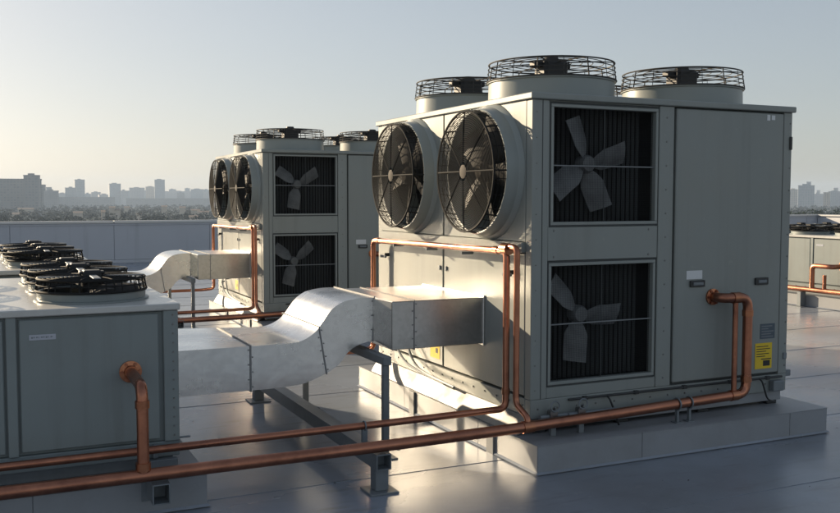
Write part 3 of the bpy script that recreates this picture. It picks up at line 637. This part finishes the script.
# ------------------------------------------------------------ low fan units
LW, LD = 2.66, 2.24
def make_low_unit(label, loc, rz=0.0, group=None):
    # local origin: front right corner at curb top; extends to -x and +y
    t = thing('low_fan_unit', label, 'hvac unit', loc, rz, group)
    H_ = .983
    def P(name, m, *boxes, bev=.004, parent=t):
        b = MB()
        for q in boxes: b.box(*q, bev)
        return b.build(name, M[m], parent)
    P('base_rail', 'paint_low', (-LW, 0, .01, LD-.01, .075, .165)); P('skid_beam', 'steel', (-LW+.05, -.03, .06, .14, 0, .074)); P('skid_beam', 'steel', (-LW+.05, -.03, LD-.14, LD-.06, 0, .074))
    P('core', 'paint_low', (-LW+.03, -.03, .03, LD-.03, .166, H_-.045))
    xs = [-.09-.88*k for k in range(3)]
    P('corner_post', 'paint_low', (-.085, 0, 0, .08, .166, H_-.04)); P('corner_post', 'paint_low', (-LW, -LW+.07, 0, .08, .166, H_-.04))
    P('corner_post', 'paint_low', (-.085, 0, LD-.08, LD, .166, H_-.04)); P('corner_post', 'paint_low', (-LW, -LW+.07, LD-.08, LD, .166, H_-.04))
    doors = []
    for k in range(3):
        x1 = -.112-.83*k; x0 = x1-.75
        doors.append(P('front_panel', 'paint_low', (x0, x1, .004, .03, .185, H_-.055), bev=.006))
        if k < 2: P('front_post', 'paint_low', (x0-.066, x0-.014, -.002, .03, .166, H_-.04))
    for k in range(2):
        y0 = .10+1.04*k
        P('side_panel', 'paint_low', (-.03, -.006, y0, y0+1.0, .185, H_-.055), bev=.006); P('side_panel', 'paint_low', (-LW+.006, -LW+.03, y0, y0+1.0, .185, H_-.055), bev=.006)
    P('back_panel', 'paint_low', (-LW+.09, -.09, LD-.03, LD-.006, .185, H_-.055))
    P('top_sheet', 'top_sheet', (-LW-.012, .012, -.012, LD+.012, H_-.039, H_), bev=.006)
    P('name_plate', 'silver', (-.810, -.672, .0005, .0035, H_-.170, H_-.140), parent=doors[0], bev=0)
    P('print', 'steel', *[(-.800+.0125*q, -.800+.0125*q+(.010, .007, .009, .004)[q % 4], -.0004, .0003, H_-.160+(.002 if q % 3 else 0), H_-.151) for q in range(9)], parent=doors[0], bev=0)
    b = MB()
    for k in range(14):
        b.lathe([(0, -.006), (.007, -.006), (.008, 0), (0, 0)], (-LW+.06+k*(LW-.1)/13, .01, .12), 'y', 6); b.lathe([(0, -.004), (.005, -.004), (.006, 0), (0, 0)], (-.03, 0, .2+k*.055), 'y', 6)
    stuff(b.build('screws', M['bolt'], t))
    P('drain_stub', 'steel', (.001, .07, .03, .05, .168, .178)); P('foot_bracket', 'steel', (-.20, -.02, -.04, .009, .02, .07)); P('foot_bracket', 'steel', (-.16, -.13, -.03, .006, .08, .16))
    for (cx, cy) in ((-.43, .47), (-.45, 1.12), (-.47, 1.78), (-1.36, .47), (-1.36, 1.12), (-1.36, 1.78), (-2.16, .47), (-2.16, 1.12), (-2.16, 1.78)):
        Rr = .315
        f = MB().lathe([(Rr+.02, 0), (Rr+.02, .008), (Rr, .012), (Rr, .046), (Rr+.008, .050), (Rr+.008, .058), (Rr-.02, .058), (Rr-.025, .004), (.001, .004)], (0,0,0), 'z', 44).build('top_fan', M['paint_low'], t, (cx, cy, H_+.001))
        link('guard', guard_mesh(Rr-.003, .080, 10, 10, .0032, .06, 'wire_black', 2.6, 1, 2), f, (0, 0, .060))
        MB().box(-Rr*.99, Rr*.99, -.022, .022, .134, .142, .002).box(-.022, .022, -Rr*.99, Rr*.99, .1425, .150, .002).build('mounting_bars', M['steel'], f)
        MB().box(-.075, .075, -.04, .04, .151, .170, .006).box(-.055, .055, -.055, .055, .090, .176, .010).build('motor', M['motor'], f)
        MB().lathe([(.0, .02), (.06, .02), (.06, .12), (0, .12)], (0,0,0), 'z', 14).build('hub', M['motor'], f)
        bt = blade_mesh('low', .05, .275, .12, .17, R(22), 'blade_dark', .03)
        for k in range(4): link('blade', bt, f, (0,0,.055), (0, 0, R(90*k+11+cx*50+cy*20)))
    return t
low_a = make_low_unit('low grey fan unit at the left edge with silver name plate and copper stub', (-2.28, .25, .197))
make_curb('dark shaded curb under the low fan unit at the left edge', -5.2, -2.162, .06, 2.66, .197, (0,0,0), [-4.2, -3.1], [], [])
low_b = copy_tree(low_a); low_b.location = (-2.37, 3.32, .197); low_b['label'] = 'low grey fan unit directly behind the left-edge one, only its top showing'
make_curb('curb under the second low fan unit on the left', -5.3, -2.25, 3.15, 5.73, .197, (0,0,0), [], [], [])
# outlet on the low unit, dropping to the main pipe
op = thing('copper_pipe', 'copper drop pipe with rusty flange on the low unit at the left edge', 'pipe', (0,0,0))
pipe_part(op, 'pipe_run', [(-2.555, .245, .795), (-2.548, -.13, .775), (-2.548, -.13, .285)], .032, .075)
flange_disc(op, (-2.555, .2535, .795), .063)
sleeve(op, (-2.548, -.13, .66), (-2.548, -.13, .70), .039); sleeve(op, (-2.548, -.13, .318), (-2.548, -.13, .36), .041)
# bracket tube under the main pipe at the left curb
br = thing('support_bracket', 'short square tube bracket sticking out of the left curb under the pipes', 'bracket', (-2.46, .06, .125))
b = MB(); w = .006
b.box(-.047, .047, -.23, -.008, .112-w, .112).box(-.047, .047, -.23, -.008, 0, w).box(-.047, -.047+w, -.23, -.008, w, .112-w).box(.047-w, .047, -.23, -.008, w, .112-w).box(-.041, .041, -.10, -.095, w, .112-w)
b.build('square_tube', M['steel'], br); MB().box(-.075, .075, -.0075, -.003, -.04, .066, .001).build('wall_plate', M['steel'], br)

# the low unit row on the right, its front turned to the sun
low_c = copy_tree(low_a); low_c.location = (9.25, 5.05, .197); low_c.rotation_euler = (0, 0, R(-90))
low_c['label'] = 'sunlit beige low fan unit beyond the right side of the near tall unit'
low_d = copy_tree(low_a); low_d.location = (9.25, 2.0, .197); low_d.rotation_euler = (0, 0, R(-90)); low_d['label'] = 'sunlit low fan unit just outside the right edge'
make_curb('sunlit curb under the low fan units on the right', 9.05, 11.7, 1.7, 8.0, .197, (0,0,0), [], [3.2, 4.9, 6.5], [])
rp = thing('copper_pipe', 'orange copper pipe along the foot of the sunlit low unit at right', 'pipe', (0,0,0))
pipe_part(rp, 'pipe_run', [(8.98, 12.0, .30), (8.98, 0.0, .30)], .045)
pipe_part(rp, 'riser', [(8.98, 5.69, .30), (8.98, 5.69, .70), (8.98, 5.30, .70), (9.24, 5.30, .70)], .040, .08)
pipe_part(rp, 'riser', [(8.98, 5.44, .30), (8.98, 5.44, .56)], .030)
flange_disc(rp, (9.2455, 5.30, .70), .09, -1, 'x')
make_sup = thing('pipe_trestle', 'low steel trestle under the orange pipe at right', 'support', (8.98, 5.9, 0))
MB().box(-.06, .06, -.04, .04, .012, .253, .004).build('post', M['steel'], make_sup); MB().box(-.12, .12, -.10, .10, 0, .012, .002).build('base_plate', M['steel'], make_sup)

# grit and leaf litter on the membrane
rg = random.Random(11); gb = MB()
for k in range(90):
    x, y = rg.uniform(-4.5, 4.0), rg.uniform(-2.2, 3.0)
    if (-.2 < x < 2.6 and y > -.3) or (x < -2.1 and y > 0): continue
    s_ = rg.uniform(.004, .014) if k % 9 else rg.uniform(.02, .035); a = rg.uniform(0, 3.14); c_, n_ = math.cos(a)*s_, math.sin(a)*s_
    z = .0045
    gb.add([(x-c_, y-n_, z), (x+n_*.4, y-c_*.4, z+s_*.25), (x+c_, y+n_, z+.002), (x-n_*.4, y+c_*.4, z+s_*.15)], [(0,1,2), (0,2,3), (0,3,1), (1,3,2)])
go = gb.build('grit', M['ink'], None, smooth=0); stuff(go); tag(go, 'scattered grit and leaf scraps on the roof membrane', 'litter')
# ------------------------------------------------------------ the city beyond
BL = [(-4.0,1322.0,141.4,26.9,0,.5),(52.0,1272.0,17.9,30.9,0,.5),(81.0,1613.5,11.2,23.4,0,1),(96.0,1606.0,22.4,13.7,1,1),(183.5,2339.0,23.3,26.3,2,1),(213.5,2435.0,23.3,47.4,2,1),
 (197.0,2111.5,119.4,4.0,0,.4),(318.5,2607.0,29.5,40.5,2,1),(340.5,2596.5,19.2,21.6,1,1),(386.0,2685.5,39.8,30.8,1,.7),(437.0,2772.5,26.4,34.8,3,1),(444.5,2658.0,27.7,53.3,2,1),
 (547.0,2941.5,81.9,23.1,1,.4),(580.5,2815.0,36.7,28.5,2,1),(613.5,2799.5,36.2,20.9,1,1),(399.5,2237.0,204.9,1.3,0,.2),(1579.0,1460.0,17.9,21.9,3,1),(1523.0,1375.5,30.9,29.1,2,1),
 (1872.5,1653.5,25.5,13.7,1,1),(1396.5,1214.5,10.3,13.4,3,1),(1742.5,1493.5,27.3,18.4,2,1),(1937.0,1623.0,33.1,10.0,1,1),(1888.0,1535.5,29.1,28.7,2,1),(645.5,2563.0,56.4,28.0,0,.6),
 (829.5,2586.5,58.6,37.7,2,.6),(920.5,2323.5,54.1,18.8,1,.6),(-200.5,2298.5,64.9,28.4,0,.6),(-327.5,2579.5,72.0,21.6,2,.6),(1615.0,2106.0,112.7,19.5,1,.4),(1708.5,1841.0,65.3,28.6,2,.6)]
BL += [(x,y,w,z,f_,1) for (x,y,w,z),f_ in zip([(196,2775,19.7,15.3),(271,2850,17.6,14.4),(314,3051,25.2,20.0),(304,2724,28.2,11.1),(411,3005,12.6,24.7),(479,3194,20.2,28.0),(569,3152,23.5,31.3),(478,2532,19.0,16.1),(634,3232,17.3,35.7),(86,2053,14.4,31.2),(131,2253,11.4,26.3),(650,3003,16.3,28.7),(1850,1664,10.0,43.6),(2116,1870,8.5,25.2),(2078,1778,10.8,31.0)], (1,2,0,1,2,1,2,0,2,0,1,2,2,1,0))]
BLAB = ['broad grey office slab at the left edge of the skyline', 'stair tower rising at the right end of the broad grey slab', 'narrow hazy block hugging the broad slab', 'lower hazy block stepping down right of the broad slab',
 'short hazy tower left of the slim pointed tower', 'slim hazy tower, tallest of the left pair', 'long low hazy block under the left pair of towers', 'flat-topped pale blue tower alone in the middle of the left skyline', 'shorter shoulder block beside the flat-topped tower',
 'wide hazy apartment block left of the tallest middle tower', 'beige hazy block touching the tallest middle tower', 'tallest slim tower right of centre in the left skyline', 'long hazy slab right of the tallest middle tower', 'raised hazy block near the far tall unit fans', 'hazy block half hidden by the far tall unit fans',
 'very long low hazy block at the foot of the left skyline', 'pale sliver of tower touching the right edge of the near unit', 'blue grey tower, tallest in the right skyline', 'low hazy block between the right skyline towers', 'beige lit block in the right skyline', 'wide blue grey block at the right edge of the skyline', 'low block cut by the right picture edge', 'tower beyond the right picture edge',
 'hazy slab hidden behind the far tall unit', 'blue tower hidden behind the far tall unit', 'pale block hidden between the two tall units', 'grey slab beyond the left picture edge', 'blue slab beyond the left picture edge', 'wide pale block hidden behind the near unit', 'blue tower hidden behind the near unit',
 'small faint block just left of the left tower pair', 'small faint block just right of the left tower pair', 'faint low tower between the left pair and the flat-topped tower', 'faint squat block left of the flat-topped tower', 'faint sliver tower right of the flat-topped tower shoulder', 'faint tower peeping between the apartment and beige blocks',
 'faint tower standing just right of the tallest middle tower', 'squat darker block in front of the long hazy slab', 'thin faint tower over the right end of the long hazy slab', 'thin shaft peeping over the right end of the broad grey slab', 'thin shaft above the lower stepped block', 'faint tower nearest the far tall unit fans', 'thin mast-like tower above the tallest right tower', 'thin faint tower beside the beige right block', 'thin tower over the wide block at the right edge']
for (x, y, w, zt, fm, dp), lab in zip(BL, BLAB):
    ang = math.atan2(-(x+3.3), y+5.25)+random.uniform(-.15, .15)
    t = thing('city_building', lab, 'building', (x, y, -20), ang, 'buildings on the skyline')
    d = max(14, min(w*dp, 60)); h = zt+20
    b = MB().box(-w/2, w/2, 0, d, 0, h-1.2); b.build('wall', FAC[fm], t, smooth=0)
    MB().box(-w/2-.4, w/2+.4, -.4, d+.4, h-1.2, h).build('roof', FAC[fm], t, smooth=0)
    if w > 15 and zt > 8:
        q = random.uniform(.2, .35)*w; MB().box(-q*.9, q*.6, d*.3, d*.7, h, h+random.uniform(1.5, 3.2)).build('roof_plant', FAC[fm], t, smooth=0)
HL = [(69.0,646.5,2.4,-6.7),(92.0,790.0,4.5,-5.4),(96.0,788.0,4.5,-7.4),(155.5,915.0,5.4,-5.7),(118.0,822.0,4.5,-11.4),(119.5,600.0,5.4,-9.7),(136.5,1034.5,5.8,-7.6),(181.0,958.0,6.3,-7.1),(33.5,972.0,14.3,-8.1),(61.0,738.5,6.7,-8.6),
      (20.0,820.0,9.0,-10.5),(160.0,760.0,9.0,-9.0),(170.0,840.0,8.0,-8.5)]
HLAB = ['narrow sunlit beige house end above the parapet coping', 'taller pinkish house among the trees', 'lower house beside the taller pinkish one', 'pale house far off under the middle towers', 'tiny flat house under the apartment block', 'low white shed just over the parapet',
        'small distant house left of the middle towers', 'small distant house near the far unit', 'long low house under the broad grey slab', 'small house among trees at left', 'low house in the trees at far left', 'wide low house right of the beige ones', 'pale low house in the right of the tree belt']
for (x, y, w, zt), lab in zip(HL, HLAB):
    t = thing('far_house', lab, 'house', (x, y, -20), math.atan2(-x, y), 'far houses in the tree belt'); h = zt+20; d = 10
    MB().box(-w/2, w/2, 0, d, 0, h-.9).build('wall', M['plaster'], t, smooth=0)
    MB().add([(-w/2-.3,-.3,h-.9),(w/2+.3,-.3,h-.9),(w/2+.3,d+.3,h-.9),(-w/2-.3,d+.3,h-.9),(-w/2-.3,d/2,h+.3),(w/2+.3,d/2,h+.3)], [(0,1,5,4),(2,3,4,5),(0,4,3),(1,2,5),(3,2,1,0)]).build('roof', M['roof_red'], t, smooth=0)
# individual trees showing over the right parapet
def far_tree(x, y, hgt, lab, seed):
    rr = random.Random(seed); t = thing('far_tree', lab, 'tree', (x, y, -20), 0, 'trees beyond the right parapet')
    MB().tube([(0,0,0), (.2,0,hgt*.3), (0,.2,hgt*.62)], [.45, .35, .18], 7).build('trunk', M['leaf'], t)
    v = []; f = []; lobes = [(rr.uniform(-3.2, 3.2), rr.uniform(-3.2, 3.2), hgt*rr.uniform(.45, .84), rr.uniform(1.7, 3.0)) for _ in range(11)]
    for (lx, ly, lz, lr) in lobes:
        for q in range(70):
            th = rr.uniform(0, 6.283); ph = rr.uniform(-1.2, 1.5); r_ = lr*(.6+.45*rr.random()); c = Vector((lx+r_*math.cos(ph)*math.cos(th), ly+r_*math.cos(ph)*math.sin(th), min(hgt, lz+r_*math.sin(ph)))); s_ = rr.uniform(.25, .55); k0 = len(v)
            for _ in range(4): v.append(tuple(c+Vector((rr.uniform(-s_, s_), rr.uniform(-s_, s_), rr.uniform(-s_, s_)))))
            f += [(k0,k0+1,k0+2), (k0,k0+2,k0+3)]
    me = bpy.data.meshes.new('crown'); me.from_pydata(v, [], f); me.materials.append(M['leaf_green']); link('crown', me, t)
TL = ['leftmost dark tree, hidden behind the near unit edge', 'dark green tree touching the near unit right edge', 'dark tree under the pale right tower sliver', 'rounded dark tree under the tallest right tower', 'dark tree just right of the tallest right tower', 'dark tree under the beige right block', 'dark tree under the wide right block', 'dark tree at the right picture edge', 'tree just past the right picture edge', 'tree well past the right picture edge']
for k, ((x, y, h_), lab) in enumerate(zip([(275,260,18.5),(294,272,18.1),(292,266,18.2),(232,208,19.4),(317,279,18.3),(316,274,19.0),(280,239,19.2),(290,243,18.8),(244,200,19.6),(272,219,18.7)], TL)): far_tree(x, y, h_, lab, 40+k)
# tree belt: thousands of crowns that merge into one mass
def tree_belt():
    v = []; f = []; rr = random.Random(3)
    for k in range(7000):
        az = R(rr.uniform(-14, 62)); dist = 330+1500*rr.random()**1.35
        cx, cy = math.sin(az)*dist-3.3, math.cos(az)*dist-5.25
        hgt = rr.uniform(6.0, 11.0); cr = rr.uniform(2.2, 4.6)
        for q in range(22):
            th = rr.uniform(0, 6.283); ph = rr.uniform(-.6, 1.5); r_ = cr*(.55+.45*rr.random())
            px, py, pz = cx+r_*math.cos(ph)*math.cos(th), cy+r_*math.cos(ph)*math.sin(th), -20+hgt-cr*.8+r_*.8*math.sin(ph)
            s = rr.uniform(.5, 1.2); k0 = len(v)
            for c in range(4):
                a = c*1.571+th; v.append((px+s*math.cos(a)*rr.uniform(.6, 1.2), py+s*math.sin(a)*.8, pz+s*rr.uniform(-.9, .9)))
            f.append((k0, k0+1, k0+2)); f.append((k0, k0+2, k0+3))
    me = bpy.data.meshes.new('tree_belt'); me.from_pydata(v, [], f); me.materials.append(M['leaf']); me.update()
    o = link('tree_belt', me); o['kind'] = 'stuff'; tag(o, 'dark hazy belt of far-off trees between the parapet and the skyline', 'trees')
tree_belt()

# ------------------------------------------------------------ haze
hz = bpy.data.materials.new('haze_air'); hz.use_nodes = True
n = hz.node_tree.nodes; l = hz.node_tree.links; n.remove(n['Principled BSDF'])
pv = n.new('ShaderNodeVolumePrincipled'); pv.inputs['Color'].default_value = (0.60, 0.76, 1.0, 1); pv.inputs['Density'].default_value = 0.00019; pv.inputs['Anisotropy'].default_value = 0.1
l.new(pv.outputs[0], n['Material Output'].inputs['Volume'])
h = MB().box(-3500, 3500, -3000, 3600, -21.5, 70).build('haze', hz, None, smooth=0); h['kind'] = 'stuff'
tag(h, 'thin evening haze over the city', 'haze')
